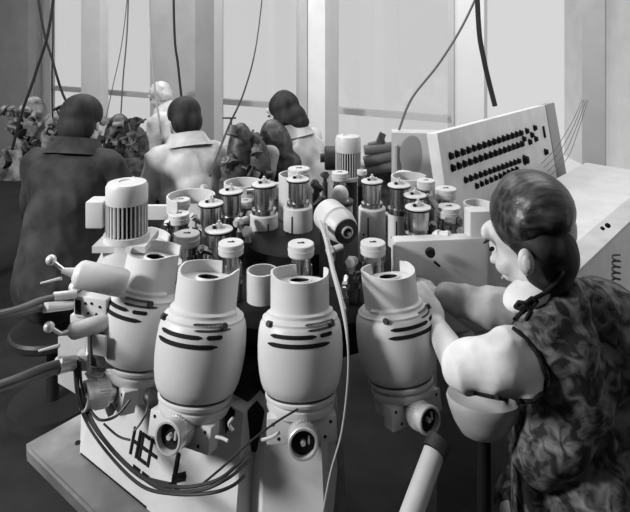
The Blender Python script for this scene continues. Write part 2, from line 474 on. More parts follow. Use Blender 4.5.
def head(px, py, w, Y, col=None):
    c = at(px, py, Y); r = w/2*Y/F
    T = Matrix.Translation(c) @ Matrix.Scale(r, 4)
    o = place('spindle_head', HM[0], mach, T)
    for m_, n_ in zip(HM[1:], ('flange', 'flange_edge', 'nut', 'screw_heads', 'base_ring')): place(n_, m_, o, T)
    zb = c.z-2.3*r
    if col:
        rc = col*Y/F/2
        k = MB().lathe([(0, tz), (rc, tz), (rc, zb-.004), (rc-.004, zb), (0, zb)], Matrix.Translation((c.x, c.y, 0)), 28)
        q = build(k, 'spindle_column', M['paint'], mach)
        f = -1 if px > 290 else 1
        a = math.radians(-90+22*f)
        g = MB()
        p = V(c.x+rc*math.cos(a), c.y+rc*math.sin(a), 0)
        g.box((p.x, p.y, zb-.06), (.0035, .0035, .075), Matrix.Rotation(a, 3, 'Z'))
        for dz in (.075, .088): g.cyl((p.x-.014, p.y, zb-dz), (p.x-.014, p.y-.003, zb-dz), .0035, None, 8)
        build(g, 'key_slot', M['black'], q)
    else:
        k = MB().lathe([(0, tz), (r*.95, tz), (r*.95, zb), (0, zb)], Matrix.Translation((c.x, c.y, 0)), 24)
        build(k, 'spindle_column', M['dark'], mach)
head(231, 191, 24, 1.98); head(211, 203, 25, 1.85); head(219, 229, 28, 1.64)
head(264, 184, 25, 1.88, 28); head(298, 179, 23, 1.86, 29); head(372, 181, 22, 1.78, 27)
head(399, 185, 23, 1.9, 22); head(415, 195, 23, 1.8); head(418, 207, 26, 1.64)
# ---- white capped chucks
cb = MB().lathe([(0, -.95), (.93, -.95), (1, -.86), (1, -.05), (.95, 0), (0, 0)], None, 32)
cb.lathe([(1, -.5), (1.03, -.48), (1.03, -.42), (1, -.4)], None, 32)
me_cap = cb.mesh('capped_chuck', M['paint'])
cs = MB().lathe([(0, -3.2), (.78, -3.2), (.82, -1.9), (.74, -1.5), (.74, -.95), (0, -.95)], None, 28)
for i in range(10):
    a = 2*PI*i/10; cs.box((.78*math.cos(a), .78*math.sin(a), -2.2), (.14, .14, 1.1), Matrix.Rotation(a, 3, 'Z'))
me_cst = cs.mesh('chuck_shaft', M['steel'])
me_slit = MB().box((0, 0, .005), (.55, .16, .06)).box((.12, .1, .005), (.15, .2, .06)).mesh('slit', M['black'])
def capped(px, py, w, Y):
    c = at(px, py, Y); r = w/2*Y/F; T = Matrix.Translation(c) @ Matrix.Scale(r, 4)
    o = place('capped_chuck', me_cap, mach, T); place('chuck_shaft', me_cst, o, T); place('slit', me_slit, o, T)
    zb = c.z-3.2*r
    if zb > tz+.06: build(MB().cyl((c.x, c.y, tz), (c.x, c.y, zb), r*.9, None, 20), 'spindle_column', M['dark'], mach)
for a in [(181, 199, 18, 2.02), (179, 213, 21, 1.92), (187, 233, 25, 1.68), (231, 242, 25, 1.52), (301, 243, 26, 1.46), (373, 242, 25, 1.5),
          (340, 172, 17, 2.25), (299, 168, 22, 2.05), (426, 180, 18, 2.1), (446, 188, 21, 1.98), (449, 206, 23, 1.82), (362, 170, 10, 2.3),
          (246, 200, 15, 2.1), (404, 172, 16, 2.3)]: capped(*a)

# ---- horizontal drive motor in the middle
c0 = at(331, 217, 1.69); c1 = at(346, 231, 1.60)
ax = (c1-c0).normalized()
mt = build(MB().cyl(c0-ax*.03, c1-ax*.045, .049, .049, 36, .01).cyl(c1-ax*.045, c1, .049, .040, 36, .004), 'drive_motor', M['paint'], mach)
build(MB().cyl(c1-ax*.002, c1+ax*.004, .036, None, 32), 'end_plate', M['dark'], mt)
TT = Matrix.Translation(c1) @ frame_of(ax)
build(MB().lathe([(.017, 0), (.017, .012), (.013, .012), (.013, 0)], TT, 28), 'end_ring', M['bright'], mt)
build(MB().cyl(c1, c1+ax*.022, .006, None, 12), 'shaft', M['steel'], mt)
build(MB().box(c0+V(.0, 0, -.10), (.07, .09, .14)), 'motor_foot', M['dark'], mt)
c = at(340, 195, 1.95)
w_ = build(MB().cyl(c-V(0, 0, .09), c-V(0, 0, .02), .044, .044, 28).ell(c, (.030, .030, .034)), 'valve_housing', M['paint'], mach)
build(MB().lathe([(.032, -.03), (.047, -.03), (.047, -.018), (.032, -.018)], Matrix.Translation(c), 28), 'clamp_ring', M['dark'], w_)
# fittings around the centre
fit = [(333, 250, 1.6), (352, 262, 1.5), (345, 285, 1.42), (356, 276, 1.5), (272, 258, 1.7), (277, 250, 1.75), (205, 250, 1.6), (210, 262, 1.5), (240, 222, 1.8), (248, 232, 1.75),
       (430, 200, 1.8), (432, 228, 1.65), (440, 236, 1.6), (390, 215, 2.0), (320, 200, 2.1), (316, 185, 2.2), (204, 190, 2.2), (250, 215, 2.0), (255, 192, 2.1), (325, 175, 2.3), (462, 232, 1.7), (195, 218, 1.9), (168, 226, 1.9), (455, 222, 1.75)]
for i, (x, y, Y) in enumerate(fit):
    p = at(x, y, Y); q = MB(); r = random.uniform(.008, .014)
    d = V(random.uniform(-1, 1), random.uniform(-1, .3), random.uniform(-.3, .8)).normalized()
    q.cyl(p-d*.03, p+d*.02, r, None, 12).cyl(p+d*.0, p+d*.012, r*1.5, None, 6).cyl(p, p-V(0, 0, .05), r*.7, None, 10)
    build(q, 'pipe_fitting', M[['paint', 'bright', 'steel', 'iron'][i % 4]], mach)
    b_ = MB().cyl((p.x, p.y, tz+.04), p-V(0, 0, .03), r*1.1, None, 10)
    build(b_, 'pipe', M['iron'], mach)

# ---- upright finned motors
def fin_motor(px, pt, pb, w, Y, box=True):
    top = at(px, pt, Y); bot = at(px, pb, Y); r = w/2*Y/F; H = top.z-bot.z
    B = Matrix.Translation((top.x, top.y, bot.z))
    capm = MB().lathe([(0, H*.62), (r, H*.62), (r*1.02, H*.66), (r*1.02, H*.93), (r*.93, H*1.0), (r*.4, H*1.02), (r*.38, H*1.0), (0, H*1.0)], B, 40)
    o = build(capm, 'finned_motor', M['paint'], mach)
    build(MB().lathe([(0, 0), (r*.86, 0), (r*.86, H*.64), (0, H*.64)], B, 32), 'motor_core', M['black'], o)
    f = MB()
    for i in range(30):
        a = 2*PI*i/30
        f.box(B @ V(r*.93*math.cos(a), r*.93*math.sin(a), H*.33), (r*.16, r*.06, H*.60), Matrix.Rotation(a, 3, 'Z'))
    build(f, 'cooling_fins', M['paint'], o)
    build(MB().lathe([(0, -.012), (r*1.12, -.012), (r*1.12, .004), (0, .004)], B, 40), 'motor_flange', M['paint'], o)
    return o, B, r, H
fo, B, r, H = fin_motor(127, 182, 234, 40, 1.58)
build(MB().box(at(98, 212, 1.6), (.05, .06, .075), None, .005), 'terminal_box', M['paint'], fo)
build(MB().prism([(-.075, -.06), (.07, -.06), (.07, .07), (-.075, .07)], -.03, -.012, None, B), 'motor_seat', M['paint'], fo)
build(MB().lathe([(0, -.16), (.10, -.16), (.095, -.10), (.062, -.035), (.062, -.012), (0, -.012)], B, 32), 'gear_housing', M['paint'], mach)
build(MB().cyl(V(B.translation.x, B.translation.y, .55), B.translation-V(0, 0, .15), .06), 'support_post', M['dark'], mach)
fo2, B2, r2, H2 = fin_motor(348, 136, 176, 25, 2.42)
build(MB().cyl(V(B2.translation.x, B2.translation.y, .85), B2.translation-V(0, 0, .01), .04), 'support_post', M['dark'], mach)
# black wheel and box of rollers beside the rear motor
p = at(331, 158, 2.6)
build(MB().cyl(p-V(.03, 0, 0), p+V(.03, 0, 0), .055, None, 32, .006).cyl(p-V(.05, 0, 0), p-V(.03, 0, 0), .02), 'drive_wheel', M['rubber'], mach)

# ---- left side: feed cylinders, valve blocks, hoses
def feeder(tip, tail, Y0, Y1, r):
    a = at(*tip, Y0); b = at(*tail, Y1); d = (b-a).normalized(); L = (b-a).length
    q = MB().lathe([(0, L*.24), (r*.45, L*.24), (r*.85, L*.29), (r, L*.34), (r, L*.94), (r*.85, L), (0, L)], Matrix.Translation(a) @ frame_of(d), 28)
    o = build(q, 'feed_cylinder', M['paint'], mach)
    build(MB().cyl(a+d*L*.08, a+d*L*.32, r*.18, r*.45, 14), 'nozzle', M['bright'], o)
    e = a+V(-.012, 0, .022)
    build(MB().ell(e, (.0125,)*3).cyl(e, a+d*L*.12, .005, None, 8), 'ball_knob', M['bright'], o)
    f = a+V(-.03, -.01, -.03)
    build(MB().cap(f, f+V(.04, .01, .006), .003, .005, 8), 'lever', M['bright'], o)
    return o
feeder((56, 269), (127, 284), 1.36, 1.40, .033)
feeder((54, 336), (110, 321), 1.35, 1.43, .021)
c = at(97, 303, 1.46)
vb = build(MB().box(c, (.095, .06, .055), Matrix.Rotation(-.25, 3, 'Z'), .004).box(c+V(0, .01, -.037), (.12, .07, .022), Matrix.Rotation(-.25, 3, 'Z'), .003), 'valve_block', M['paint'], mach)
RZ = Matrix.Rotation(-.25, 3, 'Z')
nrm = RZ @ V(0, -1, 0); ux = RZ @ V(1, 0, 0)
build(MB().box(c+nrm*.0305+ux*-.034, (.017, .003, .036), RZ), 'label_plate', M['black'], vb)
hh = MB()
for (x, z) in ((-.012, .012), (.006, .014), (-.004, -.012), (.020, -.012), (.030, .008)): hh.cyl(c+nrm*.032+ux*x+V(0, 0, z), c+nrm*.028+ux*x+V(0, 0, z), .0035, None, 8)
build(hh, 'screw_holes', M['black'], vb)
build(MB().ell(at(75, 287, 1.46), (.016, .016, .015)), 'round_knob', M['bright'], vb)
# block under: grey side bracket and dark gearbox
q = [at(58, 337, 1.50), at(86, 333, 1.46), at(86, 400, 1.46), at(58, 383, 1.50)]
d = V(.05, .12, 0)
mb = MB(); mb._add([*q, *[v+d for v in q]], [(0, 1, 2, 3), (7, 6, 5, 4), (0, 4, 5, 1), (1, 5, 6, 2), (2, 6, 7, 3), (3, 7, 4, 0)])
build(mb, 'side_bracket', M['paint2'], mach)
build(MB().box(at(107, 345, 1.44), (.085, .06, .085), Matrix.Rotation(-.3, 3, 'Z'), .004), 'gear_box', M['iron'], mach)
build(MB().box(at(100, 345, 1.385), (.035, .008, .05), Matrix.Rotation(-.3, 3, 'Z'), .002), 'cover_plate', M['paint2'], mach)
build(MB().box(at(96, 378, 1.42), (.05, .03, .03), Matrix.Rotation(-.3, 3, 'Z'), .002), 'bracket_foot', M['paint'], mach)
build(MB().cyl(at(88, 325, 1.42), at(90, 395, 1.42), .006), 'steel_rod', M['bright'], mach)
def hose(pts, r, m='hose', name='hose', fit_end=None):
    P = [at(*p) for p in pts]
    o = build(MB().tube(P, r, 10), name, M[m], mach)
    if fit_end:
        a = P[-1]; b = at(*fit_end)
        build(MB().cyl(a-(b-a).normalized()*.02, b, r*1.45, r*1.25, 12), 'hose_fitting', M['bright'], o)
hose([(-40, 322, 1.2), (13, 311, 1.30), (40, 301, 1.38), (62, 296, 1.42)], .0085, fit_end=(76, 294, 1.44))
hose([(-40, 324, 1.2), (13, 314, 1.30), (35, 309, 1.36), (52, 307, 1.38)], .0085, fit_end=(72, 305, 1.43))
hose([(-40, 398, 1.15), (13, 380, 1.24), (40, 369, 1.31), (64, 361, 1.37)], .0085, fit_end=(80, 359, 1.42))
hose([(-40, 405, 1.15), (13, 386, 1.24), (40, 376, 1.31), (64, 368, 1.37)], .0085, fit_end=(82, 364, 1.42))
build(MB().box(at(84, 360, 1.42), (.03, .03, .04), None, .003), 'hose_union', M['bright'], mach)
# wiring loom over the front of the pedestal
def loom(pts, r):
    build(MB().tube([at(*p) for p in pts], r, 8), 'cable', M['rubber'], mach)
loom([(76, 360, 1.40), (78, 385, 1.38), (85, 408, 1.36), (98, 432, 1.32), (118, 457, 1.24), (146, 480, 1.15), (180, 487, 1.08), (215, 481, 1.06), (238, 464, 1.08), (248, 450, 1.14)], .0034)
loom([(80, 362, 1.39), (82, 388, 1.37), (90, 415, 1.35), (105, 440, 1.29), (130, 467, 1.2), (162, 489, 1.1), (200, 490, 1.05), (228, 478, 1.05), (243, 466, 1.10), (252, 458, 1.16)], .0034)
loom([(74, 362, 1.41), (77, 395, 1.37), (88, 425, 1.34), (112, 458, 1.24), (142, 486, 1.13), (175, 494, 1.07), (210, 493, 1.04), (232, 486, 1.05), (244, 476, 1.1)], .0032)
loom([(78, 360, 1.39), (80, 400, 1.36), (94, 428, 1.33), (114, 452, 1.26), (140, 475, 1.18), (170, 484, 1.10)], .003)
loom([(90, 410, 1.35), (100, 420, 1.33), (116, 416, 1.31), (130, 400, 1.32)], .0032)
loom([(150, 390, 1.32), (147, 410, 1.28), (140, 424, 1.27), (133, 432, 1.265)], .0024)
loom([(104, 424, 1.32), (118, 436, 1.28), (130, 440, 1.26)], .0024)
loom([(200, 486, 1.06), (225, 465, 1.10), (250, 442, 1.12), (275, 423, 1.15), (298, 409, 1.18)], .0022)
# junction body between second and third housing
build(MB().ell(at(158, 400, 1.36), (.04, .03, .022), Matrix.Rotation(.5, 3, 'Y')), 'cable_gland', M['dark'], mach)
build(MB().tube([at(233, 430, 1.2), at(229, 424, 1.2), at(233, 418, 1.2)], .0035, 8), 'hook', M['bright'], mach)
build(MB().box(at(252, 420, 1.34), (.12, .08, .10), None, .01), 'gear_box', M['black'], mach)
build(MB().tube([at(216, 437, 1.2), at(222, 438, 1.19), at(228, 441, 1.18)], .0035, 8), 'lever', M['bright'], mach)
build(MB().tube([at(262, 440, 1.16), at(272, 437, 1.15), at(280, 432, 1.15)], .0035, 8), 'lever', M['bright'], mach)
build(MB().tube([at(330, 438, 1.25), at(330, 415, 1.25)], .006, 8), 'rod', M['bright'], mach)
# pale cords falling between third and fourth housing
build(MB().tube([at(320, 222, 1.62), at(326, 240, 1.5), at(333, 270, 1.3), at(341, 300, 1.2), at(347, 335, 1.14), at(348, 375, 1.12), at(342, 430, 1.11), at(330, 475, 1.1), at(320, 530, 1.09)], lambda t: .0058 if t < .35 else .0058-.0038*min(1, (t-.35)/.2), 8), 'pale_cord', M['cord'], mach)
build(MB().tube([at(326, 226, 1.6), at(330, 250, 1.45), at(334, 275, 1.33), at(345, 310, 1.22)], .004, 8), 'pale_cord', M['cord'], mach)
# white housing on the right
RH = Matrix.Rotation(.1, 3, 'Z')
c = at(440, 285, 1.62); 
sh = build(MB().box((.35, 1.575, .97), (.27, .05, .26), RH, .012), 'side_housing', M['paint'], mach)
build(MB().box((.47, 1.60, 1.05), (.075, .05, .24), RH, .006), 'switch_box', M['paint'], sh)
p = at(430, 252, 1.53)
build(MB().cyl(p, p+V(0, -.012, 0), .014, .012, 16), 'plug', M['black'], sh)
p = at(437, 264, 1.53)
build(MB().box(p, (.02, .006, .006), Matrix.Rotation(.7, 3, 'Y')), 'latch', M['black'], sh)
# inclined pipe and arm rest
build(MB().cyl(at(434, 452, 1.12), at(400, 545, 1.02), .021, None, 24), 'inclined_pipe', M['paint2'], mach)
build(MB().cyl(at(440, 440, 1.135), at(434, 452, 1.12), .024, None, 24), 'pipe_joint', M['dark'], mach)

# ---------------------------------------------------------------- people
def head_into(mb, H, s=1.0, ears=True):
    """face looks along local -Y of matrix H"""
    def e(c, r, rot=None):
        T = H; R = T.to_3x3() @ (rot if rot is not None else Matrix.Identity(3))
        mb.ell(T @ (V(*c)*s), [k*s for k in r], R)
    e((0, .012, .025), (.074, .094, .088)); e((0, -.030, -.030), (.058, .064, .078)); e((0, -.055, -.085), (.026, .026, .022))
    e((0, -.086, .042), (.048, .018, .022)); e((0, -.104, -.022), (.011, .018, .013)); e((0, -.097, .0), (.009, .012, .028))
    e((0, -.090, -.056), (.022, .012, .006)); e((0, -.088, -.066), (.019, .012, .007))
    for x in (-1, 1):
        e((x*.040, -.066, -.030), (.022, .024, .022)); e((x*.050, -.010, -.06), (.016, .036, .022))
        e((x*.076, .008, -.012), (.007, .016, .030), Matrix.Rotation(.35, 3, 'Y') if 0 else None); e((x*.080, .014, -.008), (.005, .014, .022))
def hand_into(mb, w, d, up, s=1.0, side=1, curl=.9):
    """palm from wrist w along d; up = back of the hand"""
    d = Vector(d).normalized(); up = (Vector(up)-d*Vector(up).dot(d)).normalized(); sd = d.cross(up)*side
    R = Matrix((sd, d, up)).transposed()
    mb.ell(w+d*.045*s, (.040*s, .052*s, .016*s), R)
    for k, (o, L) in enumerate(((-.028, .068), (-.010, .076), (.010, .072), (.028, .056))):
        p = w+d*.085*s+sd*o*s; q = p+(d*math.cos(curl*.5)-up*math.sin(curl*.5))*L*.5*s; r = q+(d*math.cos(curl*1.3)-up*math.sin(curl*1.3))*L*.5*s
        mb.cap(p-d*.02*s, p, .0105*s, .0098*s, 10); mb.cap(p, q, .0098*s, .009*s, 10); mb.cap(q, r, .009*s, .0075*s, 10)
    p = w+d*.025*s-sd*.034*s; q = p+(d*.75-sd*.6-up*.25)*.038*s; r = q+(d*.9-up*.4)*.03*s
    mb.cap(p, q, .0125*s, .0105*s, 10); mb.cap(q, r, .0105*s, .0085*s, 10)

def seated(label, loc, yaw, coat, hairm, lean=.15, headpitch=.3, hair='short', reach=.36, s=1.0, collar=False, wide=1.0, headyaw=0.0, hs=1.0, nd=.045):
    B = Matrix.Translation(Vector(loc)) @ Matrix.Rotation(yaw, 4, 'Z') @ Matrix.Scale(s, 4)
    t = thing('person', loc, label, 'person')
    def P(x, y, z): return B @ V(x, y, z)
    sl = lambda z: -math.sin(lean)*(z-.5)
    W = .19*wide
    neck = (0, sl(1.06), 1.07); hc = (0, sl(1.2)-.02, 1.205-nd)
    # skin
    b = MB()
    Hm = B @ Matrix.Translation(V(*hc)) @ Matrix.Rotation(headyaw, 4, 'Z') @ Matrix.Rotation(headpitch, 4, 'X')
    head_into(b, Hm, hs)
    b.cap(P(0, sl(1.0), 1.0), P(0, sl(1.15)-.0, 1.15), .056*s, .05*s)
    b.cap(P(0, -.02, .55), P(0, sl(.95), .95), .10*s, .12*s)
    for sd in (-1, 1):
        sh = P(sd*W, sl(1.0), .99); el = P(sd*(W+.05), sl(.8)-.10, .77); wr = P(sd*.10, sl(.8)-reach, .84)
        b.cap(P(0, sl(1), 1.0), sh, .05*s, .05*s); b.cap(sh, el, .044*s, .036*s); b.cap(el, wr, .036*s, .026*s)
        d = (P(sd*.06, sl(.8)-reach-.1, .82)-wr)
        hand_into(b, wr, d, (0, 0, 1), s, sd)
    for sd in (-1, 1):
        b.cap(P(sd*.09, 0, .53), P(sd*.12, -.42, .52), .07*s, .05*s); b.cap(P(sd*.12, -.42, .52), P(sd*.12, -.40, .12), .045*s, .035*s)
        b.cap(P(sd*.12, -.38, .06), P(sd*.12, -.52, .045), .035*s, .03*s)
    remesh(b, 'body', M['skin'], t, .008, 2)
    # clothes
    c = MB()
    c.cap(P(0, 0, .52), P(0, sl(.8), .80), .17*s, .165*s); c.ell(P(0, sl(.93), .93), (.18*s*wide, .125*s, .14*s), B.to_3x3().normalized())
    for sd in (-1, 1):
        sh = P(sd*W, sl(1.0), .985); el = P(sd*(W+.05), sl(.8)-.10, .77); wr = P(sd*.11, sl(.8)-reach+.03, .835)
        c.cap(P(0, sl(1), 1.0), sh, .075*s, .068*s); c.cap(sh, el, .068*s, .054*s); c.cap(el, wr, .054*s, .040*s)
    c.cap(P(0, sl(1.0), 1.0), P(0, sl(1.08), 1.06), .09*s, .070*s)
    c.ell(P(0, sl(.9)+.03, .90), (.19*s*wide, .11*s, .16*s), B.to_3x3().normalized())
    remesh(c, 'coat', coat, t, .012, 6, .012)
    g = MB()
    for sd in (-1, 1):
        g.cap(P(sd*.09, 0, .53), P(sd*.12, -.42, .52), .09*s, .068*s); g.cap(P(sd*.12, -.42, .52), P(sd*.12, -.40, .12), .065*s, .05*s)
    remesh(g, 'trousers', M['trousers'], t, .014, 2)
    h = MB()
    R = Hm.to_3x3().normalized()
    k = hs*s
    h.ell(Hm @ V(0, .022*hs, .042*hs), (.092*k, .102*k, .090*k), R); h.ell(Hm @ V(0, .052*hs, -.015*hs), (.086*k, .068*k, .088*k), R)
    if hair == 'bob':
        h.ell(Hm @ V(0, .06*hs, -.045*hs), (.096*k, .085*k, .085*k), R); h.ell(Hm @ V(0, .03*hs, .065*hs), (.07*k, .08*k, .075*k), R); h.ell(Hm @ V(0, .10*hs, -.09*hs), (.08*k, .05*k, .05*k), R)
        for sd in (-1, 1): h.ell(Hm @ V(sd*.07*hs, .02*hs, -.05*hs), (.026*k, .06*k, .075*k), R)
    remesh(h, 'hair', hairm, t, .008, 10)
    # face details
    for sd in (-1, 1): build(MB().ell(Hm @ V(sd*.030*hs, -.088*hs, .008*hs), (.011*k, .008*k, .006*k), R), 'eye', M['black'], t)
    m_ = MB(); m_.ell(Hm @ V(0, -.101*hs, -.061*hs), (.018*k, .005*k, .004*k), R); build(m_, 'mouth', M['console_g'], t)
    if collar:
        T = Matrix.Translation(P(0, sl(1.07), 1.045)) @ B.to_3x3().normalized().to_4x4() @ Matrix.Rotation(lean, 4, 'X')
        build(MB().lathe([(.138*s, -.022), (.112*s, .022), (.094*s, .056), (.086*s, .054), (.095*s, .0)], T, 28), 'collar', coat, t)
    st = thing('stool', (loc[0], loc[1], 0), 'stool under '+label, 'stool')
    build(MB().cyl(P(0, .02, .30), P(0, .02, .34), .17*s, None, 32, .01), 'seat', M['dark'], st)
    build(MB().cyl(P(0, .02, .03), P(0, .02, .30), .025*s, None, 16), 'column', M['dark'], st)
    build(MB().cyl(P(0, .02, 0), P(0, .02, .03), .18*s, .17*s, 24), 'foot', M['dark'], st)
    return t, st
# man at left: head centre (82,120) Y 2.75
def locfor(px, Y, py, s, lean=.15):
    """ground point so that the head appears at px, py"""
    h = at(px, py, Y); return h
def put(label, px, py, Y, yaw, stlabel, **k):
    h = at(px, py, Y); k['s'] = s = h.z/1.16; lean = k.get('lean', .15)
    # head centre in local frame
    hl = V(0, -math.sin(lean)*.7-.02, 1.16)*s
    off = Matrix.Rotation(yaw, 3, 'Z') @ hl
    loc = (h.x-off.x, h.y-off.y, h.z-off.z)
    t, st = seated(label, (loc[0], loc[1], 0) if abs(loc[2]) < .02 else (loc[0], loc[1], loc[2]), yaw, **k)
    st['label'] = stlabel
    return t, st
# front of local -Y; yaw 180 = facing away from the camera
put('seated worker in a dark grey coat seen from behind at the far left', 83, 123, 2.75, math.radians(172), 'dark round stool under the worker in the dark grey coat',
    coat=M['coat_dark'], hairm=M['hair'], lean=.28, headpitch=.25, collar=True, wide=.95, hs=1.02, s=1.0)
put('seated dark-haired worker in a pale coat beneath the wide grey pillar', 184, 121, 3.1, math.radians(-150), 'dark stool under the dark-haired worker in the pale coat',
    coat=M['coat_light'], hairm=M['hair'], lean=.30, headpitch=.4, wide=.85, s=1.0, collar=True)
put('far worker with light hair in a pale coat leaning to the left', 160, 96, 4.4, math.radians(-110), 'dark stool under the light-haired far worker',
    coat=M['coat_light'], hairm=M['hair_light'], lean=.45, headpitch=.5, s=.98, hs=.85, collar=True)
bob, _ = put('seated worker with dark bobbed hair and pale overall', 283, 113, 3.3, math.radians(-120), 'dark stool under the worker with bobbed hair',
    coat=M['coat_light'], hairm=M['hair'], lean=.25, headpitch=.35, hair='bob', s=1.02, hs=.92, wide=1.1, collar=True)

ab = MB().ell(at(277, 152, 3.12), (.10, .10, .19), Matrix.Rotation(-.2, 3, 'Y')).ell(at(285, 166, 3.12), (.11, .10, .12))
remesh(ab, 'coat_shade', M['iron'], bob, .014, 5)  # dark shape paints the shade on the front of her pale coat
# ---- woman in the foreground
wb = at(575, 512, 1.25)
wom = thing('person', (.56, 1.24, 0), 'woman in a dark printed overall and white sleeve with swept-up hair, seated at the right', 'person')
hc = at(533, 240, 1.23)
Hm = Matrix.Translation(hc) @ Matrix.Rotation(math.radians(-130), 4, 'Z') @ Matrix.Rotation(.45, 4, 'X')
b = MB(); head_into(b, Hm, .98)
nk = at(543, 300, 1.24)
b.cap(nk, hc+V(.02, .0, -.04), .055, .05)
chest = at(578, 370, 1.27); hip = V(.60, 1.25, .55)
b.cap(nk+V(.02, 0, -.04), chest, .07, .10); b.cap(chest, hip, .10, .13)
shL = at(540, 352, 1.18); elL = at(462, 370, 1.17); wrL = at(437, 328, 1.34)
shR = at(540, 315, 1.36); elR = at(478, 318, 1.44); wrR = at(440, 296, 1.47)
b.cap(chest+V(0, 0, .05), shL, .06, .05); b.cap(shL, elL, .044, .038); b.cap(elL, wrL, .038, .026)
b.cap(chest+V(0, 0, .05), shR, .06, .05); b.cap(shR, elR, .042, .036); b.cap(elR, wrR, .036, .024)
hand_into(b, wrL, V(-.25, .5, .35), V(-.3, -.5, 1), 1, 1, .8); hand_into(b, wrR, V(-.8, .1, .1), V(0, -.3, 1), 1, -1, .8)
for y in (1.16, 1.33):
    b.cap(V(.62, y, .54), V(.50, y, .53), .085, .06)
    b.cap(V(.50, y, .53), V(.50, y, .1), .055, .04); b.cap(V(.49, y, .05), V(.38, y, .04), .035, .03)
remesh(b, 'body', M['skin'], wom, .006, 2)
# hair: crown roll + nape
h = MB()
h.ell(at(534, 204, 1.21), (.080, .105, .072), Matrix.Rotation(.25, 3, 'Y'))
h.ell(at(517, 214, 1.21), (.052, .100, .072), Matrix.Rotation(.1, 3, 'Y'))
h.ell(at(548, 206, 1.21), (.050, .07, .058))
remesh(h, 'hair', M['hair_sw'], wom, .006, 2)
h = MB()
h.ell(at(545, 250, 1.20), (.064, .090, .074), Matrix.Rotation(-.1, 3, 'Y')); h.ell(at(531, 236, 1.19), (.060, .095, .046), Matrix.Rotation(.25, 3, 'Y'))
h.ell(at(547, 272, 1.18), (.048, .065, .036))
remesh(h, 'nape_hair', M['hair'], wom, .006, 2)
p = at(526, 262, 1.11)
RE = Matrix.Rotation(-.15, 3, 'Y')
build(MB().ell(p, (.016, .012, .027), RE).ell(p+V(-.001, -.008, .0), (.010, .007, .018), RE), 'ear', M['skin'], wom)
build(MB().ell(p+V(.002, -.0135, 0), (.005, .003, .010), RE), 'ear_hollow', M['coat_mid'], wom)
R3 = Hm.to_3x3().normalized()
for sd in (-1, 1): build(MB().ell(Hm @ V(sd*.029, -.087, .007), (.010, .005, .005), R3), 'eye', M['black'], wom)
for sd in (-1, 1): build(MB().ell(Hm @ V(sd*.031, -.090, .026), (.018, .006, .003), R3), 'eyebrow', M['hair'], wom)
build(MB().ell(Hm @ V(0, -.098, -.060), (.019, .006, .005), R3), 'lips', M['coat_mid'], wom)
# overall
c = MB()
c.ell(at(566, 352, 1.26), (.125, .15, .10), Matrix.Rotation(-.3, 3, 'Y')); c.ell(at(600, 340, 1.28), (.12, .15, .13))
c.ell(at(590, 420, 1.27), (.14, .155, .15)); c.ell(at(590, 500, 1.27), (.155, .17, .15)); c.cap(V(.62, 1.25, .55), V(.60, 1.25, .75), .17, .16)
c.cap(at(540, 315, 1.18), at(560, 345, 1.15), .045, .075); c.cap(at(560, 345, 1.15), at(572, 395, 1.16), .072, .08); c.ell(at(545, 325, 1.15), (.06, .06, .05), Matrix.Rotation(.3, 3, 'Y')); c.cap(at(530, 312, 1.16), at(560, 300, 1.18), .02, .06); c.cap(at(566, 302, 1.20), at(600, 325, 1.26), .055, .10)
c.cap(V(.64, 1.16, .54), V(.52, 1.16, .53), .10, .08); c.cap(V(.64, 1.34, .54), V(.52, 1.36, .53), .10, .08)
c.cap(at(562, 430, 1.15), at(540, 460, 1.18), .07, .06)
remesh(c, 'overall', M['print'], wom, .008, 3, .009, 12)
# white sleeves
c = MB()
c.cap(at(520, 364, 1.14), at(502, 363, 1.12), .060, .060); c.cap(at(502, 363, 1.12), at(466, 367, 1.14), .060, .050)
c.ell(at(520, 380, 1.12), (.045, .05, .034)); c.ell(at(505, 347, 1.13), (.05, .045, .032), Matrix.Rotation(-.4, 3, 'Y'))
remesh(c, 'sleeve', M['blouse'], wom, .006, 3, .005, 16)
c = MB()
c.cap(shR, at(490, 308, 1.38), .055, .048); c.cap(at(490, 308, 1.38), at(448, 298, 1.44), .050, .036)
remesh(c, 'sleeve', M['coat_mid'], wom, .006, 3, .006, 18)
from mathutils.bvhtree import BVHTree
bpy.context.view_layer.update()
def hug(pts, lift=.003, n=5):
    vs = []; fs = []
    for o in wom.children:
        T = WM[o.name]; k = len(vs)
        vs += [T @ v.co for v in o.data.vertices]; fs += [[k+i for i in p.vertices] for p in o.data.polygons]
    bv = BVHTree.FromPolygons(vs, fs); out = []
    o = V(0, 0, CH)
    for (x0, y0), (x1, y1) in zip(pts, pts[1:]):
        for i in range(n):
            t = i/n; d = at(x0+(x1-x0)*t, y0+(y1-y0)*t, 1)-o; d.normalize()
            h = bv.ray_cast(o, d)[0]
            if h is not None: out.append(h-d*lift)
    return out
